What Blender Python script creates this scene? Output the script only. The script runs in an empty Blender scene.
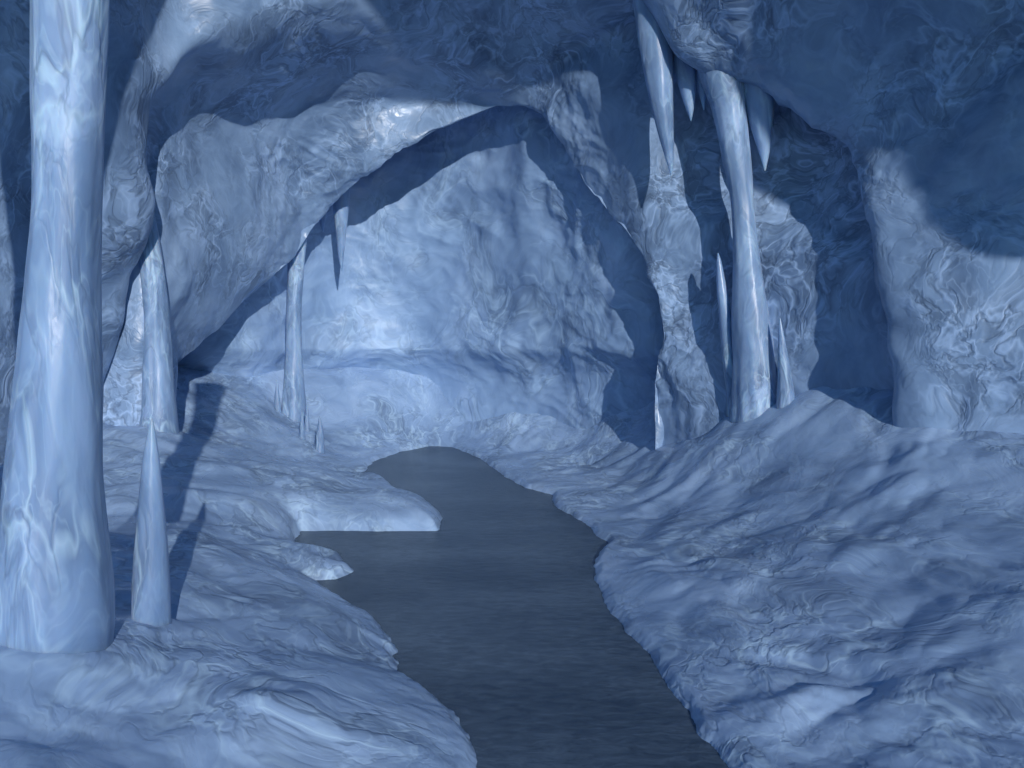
import bpy, math, random
import numpy as np
random.seed(7); RNG = np.random.default_rng(11)
sc = bpy.context.scene
col = sc.collection

# ------------------------------------------------------------------ camera
F = 887.0; CX, CY, HOR = 512.0, 384.0, 330.0
PITCH = math.atan((CY - HOR) / F)
CAMZ = 1.7
cam_d = bpy.data.cameras.new('camera'); cam = bpy.data.objects.new('camera', cam_d); col.objects.link(cam)
cam.location = (0, 0, CAMZ); cam.rotation_euler = (math.pi / 2 - PITCH, 0, 0)
cam_d.sensor_width = 36; cam_d.lens = 36 * F / 1024
cam_d.clip_start = 0.05; cam_d.clip_end = 500
sc.camera = cam

def P(px, py, D):
    """world point seen in direction (px, py) standing D metres in front of the camera"""
    dx = (px - CX) / F; up = -(py - CY) / F
    y = math.cos(PITCH) + math.sin(PITCH) * up
    z = -math.sin(PITCH) + math.cos(PITCH) * up
    k = D / y
    return np.array([dx * k, D, CAMZ + z * k])

def G(px, py, z=0.0):
    """world point on level z seen in direction (px, py)"""
    a = P(px, py, 1.0); s = (z - CAMZ) / (a[2] - CAMZ)
    return np.array([a[0] * s, s, z])

# ------------------------------------------------------------------ noise (numpy gradient noise)
PERM = RNG.permutation(256); PERM = np.concatenate([PERM, PERM, PERM])
GR = RNG.normal(size=(256, 3)); GR /= np.linalg.norm(GR, axis=1)[:, None]
def gnoise(p):
    i = np.floor(p).astype(np.int64); f = p - i; i &= 255
    u = f * f * f * (f * (f * 6 - 15) + 10)
    out = 0
    for dx in (0, 1):
        wx = u[:, 0] if dx else 1 - u[:, 0]
        for dy in (0, 1):
            wy = u[:, 1] if dy else 1 - u[:, 1]
            for dz in (0, 1):
                wz = u[:, 2] if dz else 1 - u[:, 2]
                h = PERM[PERM[PERM[(i[:, 0] + dx) & 255] + ((i[:, 1] + dy) & 255)] + ((i[:, 2] + dz) & 255)]
                g = GR[h]
                d = g[:, 0] * (f[:, 0] - dx) + g[:, 1] * (f[:, 1] - dy) + g[:, 2] * (f[:, 2] - dz)
                out = out + wx * wy * wz * d
    return out * 1.5
def fbm(p, octaves=4, gain=.5, lac=2.03):
    s = 0; a = 1
    for k in range(octaves):
        s = s + a * gnoise(p + 17.3 * k); a *= gain; p = p * lac
    return s
def ridged(p, octaves=3, gain=.5):
    s = 0; a = 1
    for k in range(octaves):
        s = s + a * (1 - np.abs(gnoise(p + 9.1 * k)) * 2.2); a *= gain; p = p * 2.1
    return s
def warp(p, amt, sc_):
    q = p * sc_
    return p + amt * np.stack([gnoise(q + 3.1), gnoise(q + 31.7), gnoise(q + 71.9)], 1)
def sstep(a, b, x):
    t = np.clip((x - a) / (b - a), 0, 1); return t * t * (3 - 2 * t)

# ------------------------------------------------------------------ mesh helpers
def grid_mesh(name, V, mat, wrap=False):
    n, m, _ = V.shape
    co = V.reshape(-1, 3)
    i = np.arange(n - 1)[:, None]; mm = m if wrap else m - 1; j = np.arange(mm)[None, :]
    j2 = (j + 1) % m
    a = i * m + j; b = i * m + j2; c = (i + 1) * m + j2; d = (i + 1) * m + j
    q = np.stack([a, b, c, d], -1).reshape(-1, 4)
    me = bpy.data.meshes.new(name)
    me.vertices.add(len(co)); me.vertices.foreach_set('co', co.astype(np.float32).ravel())
    me.loops.add(q.size); me.loops.foreach_set('vertex_index', q.astype(np.int32).ravel())
    me.polygons.add(len(q)); me.polygons.foreach_set('loop_start', np.arange(0, q.size, 4, dtype=np.int32))
    me.update(calc_edges=True); me.validate()
    me.shade_smooth()
    me.materials.append(mat)
    o = bpy.data.objects.new(name, me); col.objects.link(o)
    return o
def normals(V):
    du = np.gradient(V, axis=0); dv = np.gradient(V, axis=1)
    n = np.cross(du, dv); return n / (np.linalg.norm(n, axis=2, keepdims=True) + 1e-9)
def catmull(A, n):
    """resample the first axis of control array A to n rows"""
    k = len(A); t = np.linspace(0, k - 1, n); i = np.minimum(t.astype(int), k - 2); u = (t - i).reshape(-1, *([1] * (A.ndim - 1)))
    g = lambda j: A[np.clip(j, 0, k - 1)]
    p0, p1, p2, p3 = g(i - 1), g(i), g(i + 1), g(i + 2)
    m1 = (p2 - p0) * .5 * .85; m2 = (p3 - p1) * .5 * .85
    return (2*u**3-3*u**2+1)*p1 + (u**3-2*u**2+u)*m1 + (-2*u**3+3*u**2)*p2 + (u**3-u**2)*m2

# ------------------------------------------------------------------ materials
def new_mat(name):
    m = bpy.data.materials.new(name); m.use_nodes = True
    nt = m.node_tree; nt.nodes.clear()
    return m, nt
def N(nt, t, **k):
    n = nt.nodes.new(t)
    for a, b in k.items():
        if a in n.inputs.keys(): n.inputs[a].default_value = b
        else: setattr(n, a, b)
    return n
def ice_material(name, c_dark, c_mid, c_light, scale=1.0, stretch=(1, 1, 1), rot=(0, 0, 0), vein=.6, bump=.5, rough=.38, spec=.5, bdist=.06, vs=1.0):
    m, nt = new_mat(name); L = nt.links.new
    out = N(nt, 'ShaderNodeOutputMaterial'); bs = N(nt, 'ShaderNodeBsdfPrincipled')
    L(bs.outputs[0], out.inputs[0])
    tc = N(nt, 'ShaderNodeTexCoord')
    mp = N(nt, 'ShaderNodeMapping'); mp.inputs['Scale'].default_value = tuple(scale * q for q in stretch); mp.inputs['Rotation'].default_value = rot
    L(tc.outputs['Object'], mp.inputs[0])
    def noise(vec, sc_, det=4, ro=.55, dist=0.0, colr=False):
        n = N(nt, 'ShaderNodeTexNoise'); n.inputs['Scale'].default_value = sc_; n.inputs['Detail'].default_value = det
        n.inputs['Roughness'].default_value = ro; n.inputs['Distortion'].default_value = dist
        L(vec, n.inputs['Vector']); return n.outputs['Color'] if colr else n.outputs[0]
    def math_(op, a, b, c=None):
        n = N(nt, 'ShaderNodeMath', operation=op)
        for i, v in enumerate((a, b, c)):
            if v is None: continue
            if isinstance(v, (int, float)): n.inputs[i].default_value = v
            else: L(v, n.inputs[i])
        return n.outputs[0]
    def rng(v, a, b, c, d):
        n = N(nt, 'ShaderNodeMapRange'); n.inputs['From Min'].default_value = a; n.inputs['From Max'].default_value = b
        n.inputs['To Min'].default_value = c; n.inputs['To Max'].default_value = d; L(v, n.inputs[0]); return n.outputs[0]
    def shift(vec, off, amt):
        n = N(nt, 'ShaderNodeVectorMath', operation='MULTIPLY_ADD'); n.inputs[1].default_value = (amt,) * 3
        L(off, n.inputs[0]); L(vec, n.inputs[2]); return n.outputs[0]
    v0 = mp.outputs[0]
    v1 = shift(v0, noise(v0, .8, 2, colr=True), 1.3)          # large folds
    v2 = shift(v1, noise(v1, 2.6, 3, colr=True), .22)         # curls
    v3 = v2
    cloud = noise(v2, 1.0, 6, .55)
    ramp = N(nt, 'ShaderNodeValToRGB'); e = ramp.color_ramp.elements
    e[0].position = .3; e[0].color = (*c_dark, 1); e[1].position = .7; e[1].color = (*c_light, 1)
    em = e.new(.5); em.color = (*c_mid, 1)
    L(cloud, ramp.inputs[0])
    zone = rng(noise(v1, .9, 4), .40, .58, 0, 1)              # veined zones against smooth glassy ones
    def lines(sc_, wdt, det=3):
        return rng(math_('ABSOLUTE', math_('SUBTRACT', noise(v2, sc_, det, .5), .5), 0), 0, wdt, 1, 0)
    la = lines(1.9 * vs, .045); dk = lines(3.0 * vs, .05); lb = lines(5.5 * vs, .05, 2)
    light = math_('MULTIPLY', math_('MAXIMUM', la, math_('MULTIPLY', lb, .4)), math_('MULTIPLY_ADD', zone, .8, .15))
    dark = math_('MULTIPLY', dk, math_('MULTIPLY_ADD', zone, .85, .1))
    blot = math_('MULTIPLY', rng(noise(v2, 1.5 * vs, 3, .5), .50, .57, 0, 1), math_('MULTIPLY_ADD', zone, .85, .1))   # dark clear-ice blotches
    def mix(f, a, colr):
        n = N(nt, 'ShaderNodeMix', data_type='RGBA'); L(f, n.inputs[0]); L(a, n.inputs[6]); n.inputs[7].default_value = (*colr, 1); return n.outputs[2]
    c = mix(math_('MULTIPLY', blot, vein * .55), ramp.outputs[0], [q * .45 for q in c_dark])
    c = mix(math_('MULTIPLY', light, vein), c, [min(.9, q * 1.35) for q in c_light])
    c = mix(math_('MULTIPLY', dark, vein * .7), c, [q * .5 for q in c_dark])
    L(c, bs.inputs['Base Color'])
    h = math_('MULTIPLY', noise(v1, 2.2, 4, .45), math_('MULTIPLY_ADD', zone, .3, .8))
    h = math_('MULTIPLY_ADD', light, .06, h)
    h = math_('MULTIPLY_ADD', dark, -.14, h)
    h = math_('MULTIPLY_ADD', blot, -.10, h)
    bp = N(nt, 'ShaderNodeBump'); bp.inputs['Strength'].default_value = bump; bp.inputs['Distance'].default_value = bdist
    L(h, bp.inputs['Height']); L(bp.outputs[0], bs.inputs['Normal'])
    L(rng(zone, 0, 1, rough - .08, rough + .2), bs.inputs['Roughness'])
    bs.inputs['Specular IOR Level'].default_value = spec
    return m

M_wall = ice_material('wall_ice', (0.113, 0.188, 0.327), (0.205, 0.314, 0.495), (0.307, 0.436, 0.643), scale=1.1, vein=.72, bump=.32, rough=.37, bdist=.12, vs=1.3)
M_back = ice_material('back_wall_ice', (0.174, 0.285, 0.475), (0.256, 0.391, 0.614), (0.349, 0.497, 0.733), scale=.8, vein=.5, bump=.25, rough=.42, bdist=.12, vs=1.2)
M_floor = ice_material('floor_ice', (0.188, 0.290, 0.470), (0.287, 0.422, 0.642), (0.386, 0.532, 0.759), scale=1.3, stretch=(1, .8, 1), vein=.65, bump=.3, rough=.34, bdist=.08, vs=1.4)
M_col = ice_material('column_ice', (0.133, 0.223, 0.386), (0.235, 0.356, 0.564), (0.409, 0.559, 0.792), scale=2.4, stretch=(1, 1, .35), vein=.6, bump=.3, rough=.38, spec=.4, bdist=.05)

nb_ = [n for n in M_col.node_tree.nodes if n.type == 'BSDF_PRINCIPLED'][0]
nb_.inputs['Subsurface Weight'].default_value = .5; nb_.inputs['Subsurface Radius'].default_value = (.35, .7, 1.0); nb_.inputs['Subsurface Scale'].default_value = .12
m, nt = new_mat('stream_water'); L = nt.links.new
out = N(nt, 'ShaderNodeOutputMaterial'); bs = N(nt, 'ShaderNodeBsdfPrincipled'); L(bs.outputs[0], out.inputs[0])
tc = N(nt, 'ShaderNodeTexCoord'); mp = N(nt, 'ShaderNodeMapping'); mp.inputs['Scale'].default_value = (1.0, 2.0, 1)
L(tc.outputs['Object'], mp.inputs[0])
n1 = N(nt, 'ShaderNodeTexNoise'); n1.inputs['Scale'].default_value = 9.0; n1.inputs['Detail'].default_value = 8; n1.inputs['Roughness'].default_value = .68; n1.inputs['Distortion'].default_value = .5
L(mp.outputs[0], n1.inputs['Vector'])
n2 = N(nt, 'ShaderNodeTexNoise'); n2.inputs['Scale'].default_value = .7; n2.inputs['Detail'].default_value = 5
L(mp.outputs[0], n2.inputs['Vector'])
rp = N(nt, 'ShaderNodeValToRGB'); e = rp.color_ramp.elements
e[0].position = .40; e[0].color = (.03, .055, .095, 1); e[1].position = .60; e[1].color = (.095, .14, .20, 1)
ad = N(nt, 'ShaderNodeMath', operation='MULTIPLY_ADD'); ad.inputs[1].default_value = .5; L(n2.outputs[0], ad.inputs[0])
hf = N(nt, 'ShaderNodeMath', operation='MULTIPLY'); hf.inputs[1].default_value = .5; L(n1.outputs[0], hf.inputs[0]); L(hf.outputs[0], ad.inputs[2])
L(ad.outputs[0], rp.inputs[0]); L(rp.outputs[0], bs.inputs['Base Color'])
bp = N(nt, 'ShaderNodeBump'); bp.inputs['Strength'].default_value = .55; bp.inputs['Distance'].default_value = .05
L(n1.outputs[0], bp.inputs['Height']); L(bp.outputs[0], bs.inputs['Normal'])
bs.inputs['Roughness'].default_value = .24; bs.inputs['Specular IOR Level'].default_value = .35
M_water = m

# ------------------------------------------------------------------ cave walls and vault: one lofted shell
def W(y, pts): return [np.array([x, y, z]) for x, z in pts]
def R(pts): return [P(*p) for p in pts]
R0 = W(-.2, [(-6.4,-1.5),(-6.2,0),(-6,2),(-5.8,4.2),(-5.4,6.8),(-4.4,8.8),(-2.0,9.3),(1.0,8.4),(2.6,8.25),(3.9,7.8),(4.75,6.6),(5.45,5.6),(5.65,4.6),(6.8,3.7),(7.0,-1.5)])
R1 = W(2.5, [(-5.4,-1.5),(-5.3,.4),(-5.4,2),(-5.4,3.8),(-5.2,6.0),(-3.9,7.9),(-1.9,9.0),(0,9.3),(2.4,8.6),(4.3,7.1),(5.4,6.3),(6.0,5.2),(6.4,3.8),(6.5,1),(6.5,-1.5)])
R2 = W(5.0, [(-4.6,-1.5),(-4.6,.5),(-4.8,1.7),(-5.0,3.1),(-4.8,4.9),(-3.8,6.7),(-1.6,8.0),(0,8.4),(1.9,7.6),(3.4,6.4),(4.7,5.6),(5.5,4.5),(5.7,2.8),(5.5,.8),(5.3,-1.5)])
R3 = R([(40,620,8.3),(78,440,8.5),(82,380,8.5),(102,300,8.4),(138,200,8.2),(135,80,8.1),(180,-110,8.4),(350,-130,8.5),(568,-160,8.7),(684,38,8.6),(775,84,8.4),(872,140,7.9),(908,262,7.4),(920,428,7.0),(935,560,7.0)])
R3b = R([(60,620,8.8),(98,435,8.9),(102,370,8.9),(122,290,8.9),(148,180,8.9),(168,70,8.8),(310,4,9.35),(425,20,10.4),(545,10,10.0),(702,12,8.95),(775,62,9.0),(860,150,8.5),(897,280,7.75),(908,412,7.5),(915,560,7.4)])
R4 = R([(130,600,9.0),(150,420,9.0),(152,365,9.02),(158,290,9.1),(172,168,9.3),(240,124,10.6),(330,103,11.2),(430,97,11.6),(510,86,11.1),(578,56,10.35),(650,84,9.65),(772,200,9.15),(852,285,8.15),(866,385,7.95),(872,560,7.9)])
LIP = [(160,600,9.8),(175,405,9.9),(195,350,10.3),(240,297,10.9),(285,256,11.5),(325,203,12.0),(385,157,11.6),(480,113,11.5),(540,112,11.05),(582,175,10.6),(640,240,9.85),(664,290,9.65),(672,340,9.65),(664,392,9.65),(664,600,9.65)]
R5 = R(LIP)
def scale_lip(s, dd): return R([(470 + (x - 470) * s, 330 + (y - 330) * s, d + dd) for x, y, d in LIP])
R6 = scale_lip(1.008, .25); R7 = scale_lip(1.10, 1.5); R8 = scale_lip(1.25, 4.0); R9 = scale_lip(1.2, 9.0)
CTRL = np.array([R0, R1, R2, R3, R3b, R4, R5, R6, R7, R8, R9])   # rings x around
nr, na = 720, 620
A = catmull(CTRL, nr * 1)
A = catmull(A.transpose(1, 0, 2), na).transpose(1, 0, 2)
n0 = normals(A)
mid = np.array([0., 0., 2.]); inward = mid - A; inward[..., 1] = 0
sgn = np.sign((n0 * inward).sum(2, keepdims=True)); sgn[sgn == 0] = 1
# consistent inward orientation
if np.mean(sgn) < 0: n0 = -n0
p = A.reshape(-1, 3)
pw = warp(p, .8, .5)
disp = .11 * fbm(pw * .75, 2) + .03 * fbm(pw * 2.0 + 5, 2)
an = warp(p * np.array([1.6, .7, 1.6]), .6, .9)
zone = sstep(-.15, .35, gnoise(p * .45 + 8))
disp += zone * .022 * (ridged(an * 1.5, 4) - 1.2)
disp += (.001 + .005 * zone) * fbm(warp(p, .3, 2) * 6, 2)
yy = p[:, 1]
damp = .35 + .65 * sstep(4, 7, yy)
A = A + (n0.reshape(-1, 3) * (disp * damp)[:, None]).reshape(A.shape)
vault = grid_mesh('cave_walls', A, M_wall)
vault['kind'] = 'structure'

# ------------------------------------------------------------------ back wall of the far chamber
cols_ = [60, 150, 230, 300, 360, 420, 480, 540, 590, 630, 670, 740, 820]
rows_ = [(-40, [17,17,17,17,17,17,17,17,17,17,17,17,17])]
BW = []
for py, ds in [(-60, [10.9, 11.2, 11.5, 12.4, 12.9, 12.8, 12.15, 11.25, 10.65, 10.3, 10.3, 10.5, 10.8]),
               (60,  [10.9, 11.2, 11.5, 12.5, 13, 12.9, 12.25, 11.35, 10.65, 10.3, 10.3, 10.5, 10.8]),
               (150, [10.8, 11.1, 11.5, 12.6, 13.1, 13.1, 12.45, 11.45, 10.75, 10.4, 10.3, 10.5, 10.8]),
               (220, [10.8, 11.1, 11.5, 12.7, 13.3, 13.3, 12.65, 11.65, 10.85, 10.4, 10.3, 10.5, 10.8]),
               (290, [10.8, 11.1, 11.5, 12.8, 13.5, 13.5, 12.85, 11.85, 10.95, 10.5, 10.4, 10.6, 10.8]),
               (325, [10.8, 11.2, 11.7, 12.9, 13.5, 13.5, 12.75, 11.85, 11.05, 10.6, 10.4, 10.6, 10.8]),
               (350, [10.8, 11.2, 11.7, 12.8, 13.4, 13.4, 12.65, 11.85, 11.05, 10.6, 10.4, 10.6, 10.8]),
               (366, [11.02, 11.42, 11.92, 13.02, 13.62, 13.62, 12.87, 12.07, 11.27, 10.82, 10.62, 10.82, 11.02]),
               (384, [11.2, 11.6, 12.1, 13.2, 13.8, 13.8, 13.05, 12.25, 11.45, 11, 10.8, 11, 11.2]),
               (430, [11.2, 11.6, 12.1, 13.2, 13.8, 13.8, 13.05, 12.25, 11.45, 11, 10.8, 11, 11.2])]:
    BW.append([P(x, py, d) for x, d in zip(cols_, ds)])
B = catmull(np.array(BW), 420); B = catmull(B.transpose(1, 0, 2), 460).transpose(1, 0, 2)
nb = normals(B)
if nb[..., 1].mean() > 0: nb = -nb
p = B.reshape(-1, 3); pw = warp(p, .9, .45)
disp = .14 * fbm(pw * .55 + 2, 2) + .04 * fbm(pw * 1.9, 2) + .025 * (ridged(warp(p * np.array([.8, .8, 1.5]), .7, .8) * .9, 3) - 1.2) + .004 * fbm(p * 6, 2)
B = B + (nb.reshape(-1, 3) * disp[:, None]).reshape(B.shape)
bw = grid_mesh('chamber_back_wall', B, M_back); bw['kind'] = 'structure'

# ------------------------------------------------------------------ floor
shore_px = [(478,762),(474,738),(440,702),(400,674),(392,657),(398,651),(380,626),(350,606),(324,592),(312,581),(336,579),(352,571),(341,567),(343,558),
            (325,557),(300,549),(295,540),(301,531),(360,531),(438,531),(442,518),(430,506),(412,499),(396,490),(386,481),(376,476),(352,475),(366,471),(372,462),
            (400,452),(430,446),(452,447),(480,458),(500,473),(525,488),(552,495),(557,508),(582,521),(607,543),(595,560),(596,580),(606,602),(626,632),
            (650,652),(665,686),(690,712),(696,732),(724,758)]
poly = [G(*q)[:2] for q in shore_px]
poly = np.array([(-.3, -6), (-.35, 1.0), (-.22, 2.6)] + [tuple(q) for q in poly] + [(1.0, 2.7), (1.25, 1.0), (1.4, -6)])
def signed_dist(x, y, poly):
    d2 = np.full(x.shape, 1e9); inside = np.zeros(x.shape, bool)
    n = len(poly)
    for i in range(n):
        ax, ay = poly[i]; bx, by = poly[(i + 1) % n]
        ex, ey = bx - ax, by - ay
        t = np.clip(((x - ax) * ex + (y - ay) * ey) / (ex * ex + ey * ey), 0, 1)
        d2 = np.minimum(d2, (x - ax - t * ex) ** 2 + (y - ay - t * ey) ** 2)
        c = ((ay > y) != (by > y)) & (x < (bx - ax) * (y - ay) / (by - ay + 1e-12) + ax)
        inside ^= c
    d = np.sqrt(d2); return np.where(inside, -d, d)
# heights of the banks: (pixel x, pixel y, distance)
HC = [(50,650,3.3),(-60,600,3.6),(150,622,3.75),(120,575,4.6),(60,520,6.0),(0,485,7.0),(155,446,8.3),(100,440,8.5),(200,560,4.9),(250,520,6.0),(300,480,8.2),
      (230,440,10.2),(295,420,12.0),(240,388,11.9),(200,405,10.5),(330,450,10.9),(350,400,12.9),(300,371,13.0),(420,378,13.6),(500,368,13.6),(560,360,12.9),(600,356,12.2),(632,350,11.5),(400,366,13.9),(450,412,13.3),(560,392,12.4),
      (620,385,11.3),(660,398,10.9),(690,412,10.1),(735,406,9.2),(757,402,8.75),(780,392,8.8),(835,384,8.4),(880,398,7.6),(930,424,7.0),(985,434,6.7),(1040,440,6.5),
      (600,430,11.6),(560,470,11.0),(640,470,9.6),(700,480,8.2),(760,470,7.8),(840,450,7.2),(920,470,6.4),(1000,480,5.9),(880,520,6.0),(960,560,5.1),(800,560,5.3),(720,600,4.9),
      (880,600,4.6),(1000,640,3.9),(860,700,3.55),(960,740,3.25),(780,720,3.5),(60,740,2.75),(220,700,3.25),(300,740,2.95),(400,470,11.5),(330,520,7.0)]
hp = np.array([P(*q) for q in HC])
extra = np.array([(-5,-3,.9),(-3,-3,.5),(-5,1,1.0),(-2.2,.5,.45),(2.5,-3,0),(2.6,1,.05),(5,-3,.6),(5,1,.8),(5.5,5,1.3),(-6,5,1.1),(-6,10,1.2),(6,9,1.4),(-4,22,1),(4,22,1),(0,24,1),(-7,16,1),(6,16,1.2)])
hp = np.vstack([hp, extra])
def tps_fit(pts, vals, lam):
    n = len(pts); r = np.linalg.norm(pts[:, None] - pts[None], axis=2)
    K = r ** 2 * np.log(r + 1e-9) ; K += lam * np.eye(n)
    Q = np.hstack([np.ones((n, 1)), pts])
    Mx = np.block([[K, Q], [Q.T, np.zeros((3, 3))]])
    return np.linalg.solve(Mx, np.concatenate([vals, np.zeros(3)]))
tp = tps_fit(hp[:, :2], hp[:, 2], .3)
def tps(x, y):
    o = tp[-3] + tp[-2] * x + tp[-1] * y
    for i in range(len(hp)):
        r2 = (x - hp[i, 0]) ** 2 + (y - hp[i, 1]) ** 2
        o = o + tp[i] * .5 * r2 * np.log(r2 + 1e-12)
    return o
def floor_z(x, y):
    x = np.atleast_1d(np.asarray(x, float)); y = np.atleast_1d(np.asarray(y, float))
    q = np.stack([x, y, 0 * x], 1)
    jit = .07 * gnoise(q * 3.1 + 4) + .025 * gnoise(q * 8) + .015 * gnoise(q * 21)
    d = signed_dist(x, y, poly) + jit * .5
    H = np.clip(tps(x, y), .08, 2.0)
    qw = warp(q, .5, .8)
    nz = .06 * fbm(qw * .9 + 40, 2) + .025 * fbm(qw * 2.2 + 4, 2)
    zone = sstep(-.2, .35, gnoise(q * .55 + 21))
    an = warp(q @ np.array([[.8, -.6, 0], [.6, .8, 0], [0, 0, 1]]) * np.array([2.2, .9, 1]), .7, .8)
    nz += .05 * np.abs(gnoise(qw * 1.3 + 60)) + .02 * np.abs(gnoise(qw * 3.4 + 33))
    nz += (.003 + .008 * zone) * (ridged(an * 1.1, 3) - 1.2) + (.001 + .003 * zone) * fbm(warp(q, .3, 2) * 7, 3)
    shelf = sstep(6.6, 7.1, y) * (1 - sstep(8.6, 9.3, y)) * (1 - sstep(-.6, -.3, x))
    g = 1 - np.exp(-np.maximum(d, 0) / ((.5 + .3 * sstep(-.3, 1.2, x)) * (1 - .7 * shelf)))
    ln = sstep(0, .5, d); H = np.maximum(H, .15 * shelf)
    z = (H * g) + nz * (.12 + .88 * ln) * sstep(-.02, .1, d)
    for bx, by, br in ((-1.73, 3.35, .22), (-1.52, 3.75, .09), (-3.55, 9.0, .2), (-2.95, 12.05, .17), (2.45, 8.85, .27), (2.26, 9.0, .09), (-2.61, 10.9, .06)):
        z = z + .03 * np.exp(-(np.maximum(np.hypot(x - bx, y - by) - br, 0) / (.5 * br + .03)) ** 2) * sstep(0, .2, d)
    step = .035 * sstep(0, .05, d)       # small ice lip at the water's edge
    z = np.where(d > 0, np.maximum(z, .01) + step, np.maximum(-.25, d * 1.5))
    # the raised ice tongue on the left bank
    return z
ny, nx = 760, 640
t = np.linspace(0, 1, ny); ys = np.concatenate([np.linspace(-6, 1.6, 60, endpoint=False), 1.6 * (25 / 1.6) ** np.linspace(0, 1, ny - 60)])
s = np.linspace(-1, 1, nx)
Y = np.repeat(ys[:, None], nx, 1)
half = np.clip(.68 * ys + .9, 3.2, 9)[:, None]
X = s[None] * half
X[:, 0] = -14; X[:, -1] = 14
Z = floor_z(X.ravel(), Y.ravel()).reshape(X.shape)
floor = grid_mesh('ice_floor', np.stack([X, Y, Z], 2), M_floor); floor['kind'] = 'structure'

# stream surface
sx = np.linspace(-4.5, 3.5, 60); sy = np.linspace(-6, 15, 120)
SX, SY = np.meshgrid(sx, sy)
stream = grid_mesh('stream', np.stack([SX, SY, 0 * SX], 2), M_water); stream['kind'] = 'structure'

# ------------------------------------------------------------------ ice columns, stalagmites, stalactites
def icicle(name, prof, label, cat, group, D, ns=40, seed=0, rough=.05, flute=0.06, mat=None):
    """prof: list of (px_centre, py, half width px) from top to bottom standing D metres away -> round, tapering body"""
    ctr = np.array([[*P(px, py, D), hw * D / F] for px, py, hw in prof])
    n = max(60, int(30 * abs(ctr[0, 2] - ctr[-1, 2])) ); n = min(n, 240)
    C = catmull(ctr, n); rad = np.maximum(C[:, 3], .002)
    th = np.linspace(0, 2 * math.pi, ns, endpoint=False)
    base = C[len(C) - 1 if cat != 'stalactite' else 0, :3].copy()
    ct = np.stack([np.cos(th), np.sin(th)], 1)
    q = np.stack([np.repeat(ct[None, :, 0] * 1.3, n, 0), np.repeat(ct[None, :, 1] * 1.3, n, 0), np.repeat(C[:, 2:3] * .55, ns, 1)], 2).reshape(-1, 3) + seed * 7.7
    f = 1 + (flute * fbm(q, 2) + rough * gnoise(q * np.array([2.2, 2.2, 3.5]) + 3)
             + .02 * gnoise(q * np.array([4, 4, 9]))).reshape(n, ns)
    Rr = rad[:, None] * f
    V = np.stack([C[:, 0:1] + ct[None, :, 0] * Rr, C[:, 1:2] + ct[None, :, 1] * Rr, np.repeat(C[:, 2:3], ns, 1)], 2)
    V = V - base
    # close both ends
    V = np.concatenate([np.repeat(V[:1].mean(1, keepdims=True), ns, 1), V, np.repeat(V[-1:].mean(1, keepdims=True), ns, 1)], 0)
    V[0, :, :] += 0; 
    o = grid_mesh(name, V[::-1], mat or M_col, wrap=True)
    o.location = base
    o['label'] = label; o['category'] = cat; o['kind'] = 'thing'
    if group: o['group'] = group
    return o

GC = 'ice columns joining floor and roof'
icicle('ice_column', [(66,-160,50),(68,-60,38),(70,0,35),(68,100,33.5),(67,200,32),(62,300,36),(58,400,42),(54,480,46),(54,560,53),(54,620,57),(54,655,56),(54,720,66)],
       'massive pale ice column in the left foreground, thickest of the columns, flaring at its foot', 'ice column', GC, 3.35, ns=72, seed=1, flute=.05, rough=.03)
icicle('ice_column', [(100,60,12),(126,140,13),(143,220,12.5),(153,280,12),(157,360,14),(158,410,17),(158,450,22),(158,500,28)],
       'slim ice column standing just behind the tall foreground stalagmite on the left', 'ice column', GC, 9.0, seed=2, flute=.12, rough=.1)
icicle('ice_column', [(298,190,14),(297,240,10),(296,270,8),(294,310,7.5),(294,350,8),(294,380,10),(294,405,12),(295,420,12.5),(295,445,15)],
       'narrow ice column under the left side of the inner arch, small stalagmites round its foot', 'ice column', GC, 12.05, seed=3)
icicle('ice_column', [(714,20,22),(721,75,21),(729,110,16.5),(737,160,14),(742,200,11.5),(745,240,12),(748,280,15),(751,320,19),(755,360,22),(757,395,25),(758,430,28),(758,470,30)],
       'bent ice column on the right bank, wide at the top and flaring at its base', 'ice column', GC, 8.85, ns=56, seed=4)

icicle('ice_column', [(-125,-700,50),(-122,-300,42),(-122,0,38),(-121,300,40),(-123,560,50),(-125,680,70)],  # out-of-view column, added so that its shadow darkens the left wall
       'pale unseen ice column added beyond the left edge of the view to shade the left wall', 'ice column', GC, 4.5, ns=48, seed=21)

GS = 'stalagmites growing from the ice floor'
icicle('stalagmite', [(152,418,.6),(151.5,430,3.5),(151,460,8),(151,500,12),(151,540,15.5),(151,580,18),(151,612,19),(151,650,20)],
       'tall smooth pointed stalagmite beside the massive foreground column on the left', 'stalagmite', GS, 3.75, ns=48, seed=5, flute=.02, rough=.015)
icicle('stalagmite', [(718,253,.6),(719,262,2.5),(722,290,5),(727,330,7),(731,365,8),(734,395,7.5),(735,425,9)],
       'tall thin bright spear of ice leaning beside the bent column on the right', 'stalagmite', GS, 9.0, seed=6, flute=.02, rough=.01)
icicle('stalagmite', [(780,318,.5),(781,332,2.5),(783,355,5),(785,378,7),(786,400,9),(786,425,10)],
       'short pale stalagmite on the right bank just right of the bent column', 'stalagmite', GS, 8.5, seed=7)
icicle('stalagmite', [(277,380,.4),(277,392,2),(277.5,408,3.4),(278,421,4),(278,440,5)],
       'thin stalagmite touching the left side of the narrow column under the inner arch', 'stalagmite', GS, 11.9, seed=8, ns=24)
icicle('stalagmite', [(307,403,.4),(307,412,1.6),(307,425,2.6),(307,440,4)],
       'tiny stalagmite just right of the narrow column foot, between column and a broader stub', 'stalagmite', GS, 11.6, seed=9, ns=24)
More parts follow.
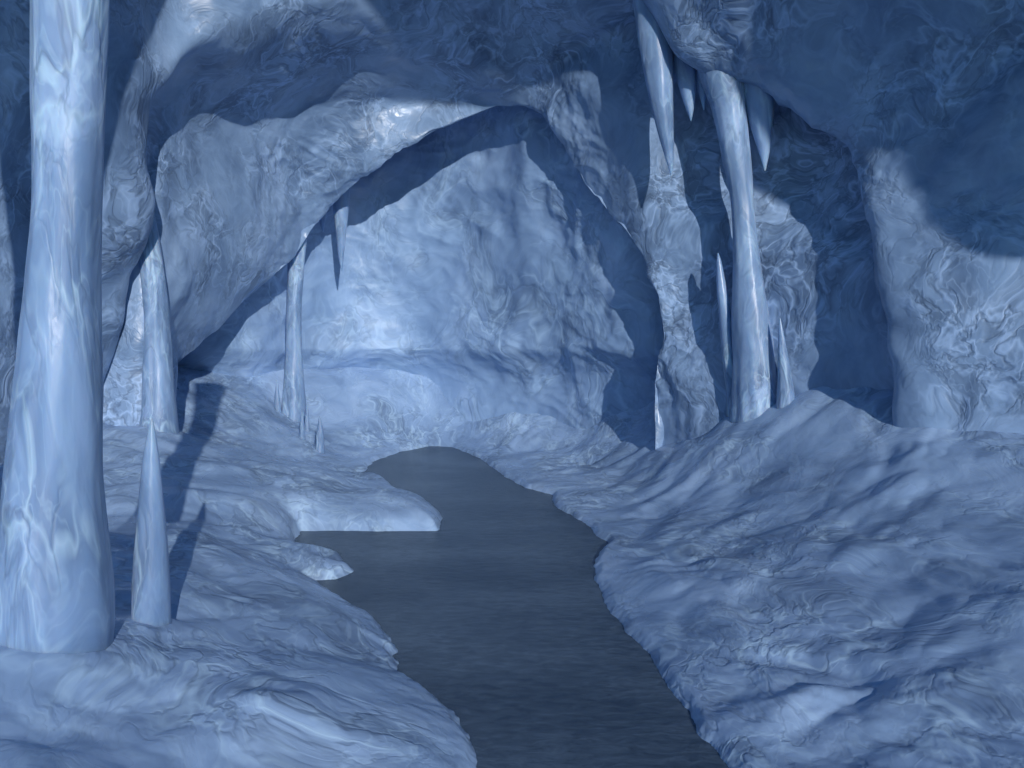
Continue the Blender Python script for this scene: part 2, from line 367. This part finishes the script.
icicle('stalagmite', [(302,412,.4),(302,420,1.8),(302,432,2.8),(302,448,4)],
       'tiny stalagmite directly in front of the narrow column foot, smallest of the cluster', 'stalagmite', GS, 11.2, seed=10, ns=24)
icicle('stalagmite', [(319.5,416,.4),(320,425,2.4),(320,436,4),(320,446,4.4),(320,462,6)],
       'little bright cone-shaped stalagmite farthest right in the cluster by the narrow column', 'stalagmite', GS, 10.9, seed=11, ns=24)

GT = 'stalactites hanging from the roof'
icicle('stalactite', [(651,-30,20),(653,10,18.5),(655,40,17),(658,70,14.5),(662,105,11),(666,135,7.5),(670,160,4),(671.5,177,.5)],
       'long white stalactite at the left end of the right hand roof ledge', 'stalactite', GT, 9.1, seed=12)
icicle('stalactite', [(681,-10,17),(683,30,13),(684,55,11.5),(686,75,10),(689,100,6),(691,121,.5)],
       'medium white stalactite hanging right beside the longest one on the roof ledge', 'stalactite', GT, 9.1, seed=13)
icicle('stalactite', [(697,10,12),(699,50,8),(700,70,6),(702,90,4),(704,110,.5)],
       'small thin stalactite between the white pair and the bent column top', 'stalactite', GT, 9.1, seed=14, ns=28)
icicle('stalactite', [(757,60,20),(758,80,17.5),(760,105,14),(762,130,9.5),(764,150,5.5),(765,171,.5)],
       'stout dark stalactite with a bright tip, right of the bent column top', 'stalactite', GT, 8.8, seed=15)
icicle('stalactite', [(341,165,9.5),(341,190,8.5),(341,215,7),(341,240,4.5),(341,258,2.5),(342,271,.4)],
       'small stalactite dark above and white below, hanging from the inner arch left of the chamber', 'stalactite', GT, 12.6, seed=16, ns=28)
icicle('stalactite', [(322,180,7),(322,200,6),(322,215,4),(323,232,.4)],
       'short dark stalactite under the inner arch just left of the white tipped one', 'stalactite', GT, 12.7, seed=17, ns=28)

# a large stalactite in the mouth's roof, above the picture: its shadow falls on the left wall
def spike(base, tip, r, label, seed):
    n, ns = 80, 36; tt = np.linspace(0, 1, n)[:, None]
    C = base[None] * (1 - tt) + tip[None] * tt
    rad = r * (1 - tt[:, 0]) + .01
    th = np.linspace(0, 2 * math.pi, ns, endpoint=False)
    V = np.stack([C[:, 0:1] + np.cos(th)[None] * rad[:, None], C[:, 1:2] + np.sin(th)[None] * rad[:, None], np.repeat(C[:, 2:3], ns, 1)], 2) - base
    o = grid_mesh('stalactite', V[::-1], M_col, wrap=True); o.location = base
    o['label'] = label; o['category'] = 'stalactite'; o['group'] = GT
spike(np.array([-2.83, 5.0, 7.8]), np.array([-2.80, 5.0, 3.85]), 1.05, 'large stalactite high in the roof above the left foreground column', 3)

# ------------------------------------------------------------------ light
trav = np.array([-.28, 1.0, -.31]); trav /= np.linalg.norm(trav)
to_sun = -trav
el = math.asin(to_sun[2]); az = math.atan2(to_sun[0], to_sun[1])
sd = bpy.data.lights.new('sun', 'SUN'); sd.energy = 2.5; sd.angle = math.radians(.5); sd.color = (1.0, .97, .93)
so = bpy.data.objects.new('sun', sd); col.objects.link(so)
from mathutils import Vector
so.rotation_euler = Vector(trav).to_track_quat('-Z', 'Y').to_euler()
w = bpy.data.worlds.new('World'); sc.world = w; w.use_nodes = True
nt = w.node_tree; nt.nodes.clear()
sk = nt.nodes.new('ShaderNodeTexSky'); sk.sky_type = 'NISHITA'; sk.sun_disc = False
sk.sun_elevation = el; sk.sun_rotation = az; sk.air_density = 1.0; sk.dust_density = .1; sk.ozone_density = 4.0
bg = nt.nodes.new('ShaderNodeBackground'); bg.inputs[1].default_value = .085
ow = nt.nodes.new('ShaderNodeOutputWorld')
mxs = nt.nodes.new('ShaderNodeMix'); mxs.data_type = 'RGBA'; mxs.blend_type = 'MULTIPLY'; mxs.inputs[0].default_value = 1
mxs.inputs[7].default_value = (.60, .93, 1.1, 1)
nt.links.new(sk.outputs[0], mxs.inputs[6]); nt.links.new(mxs.outputs[2], bg.inputs[0]); nt.links.new(bg.outputs[0], ow.inputs[0])
vs = sc.view_settings; vs.view_transform = 'Standard'; vs.look = 'None'; vs.exposure = .2; vs.gamma = 1; vs.use_curve_mapping = False
sc.render.engine = 'CYCLES'
sc.cycles.max_bounces = 6; sc.cycles.diffuse_bounces = 4; sc.cycles.glossy_bounces = 2; sc.cycles.transmission_bounces = 2
sc.cycles.use_denoising = True
sc.cycles.use_adaptive_sampling = True; sc.cycles.adaptive_threshold = .03
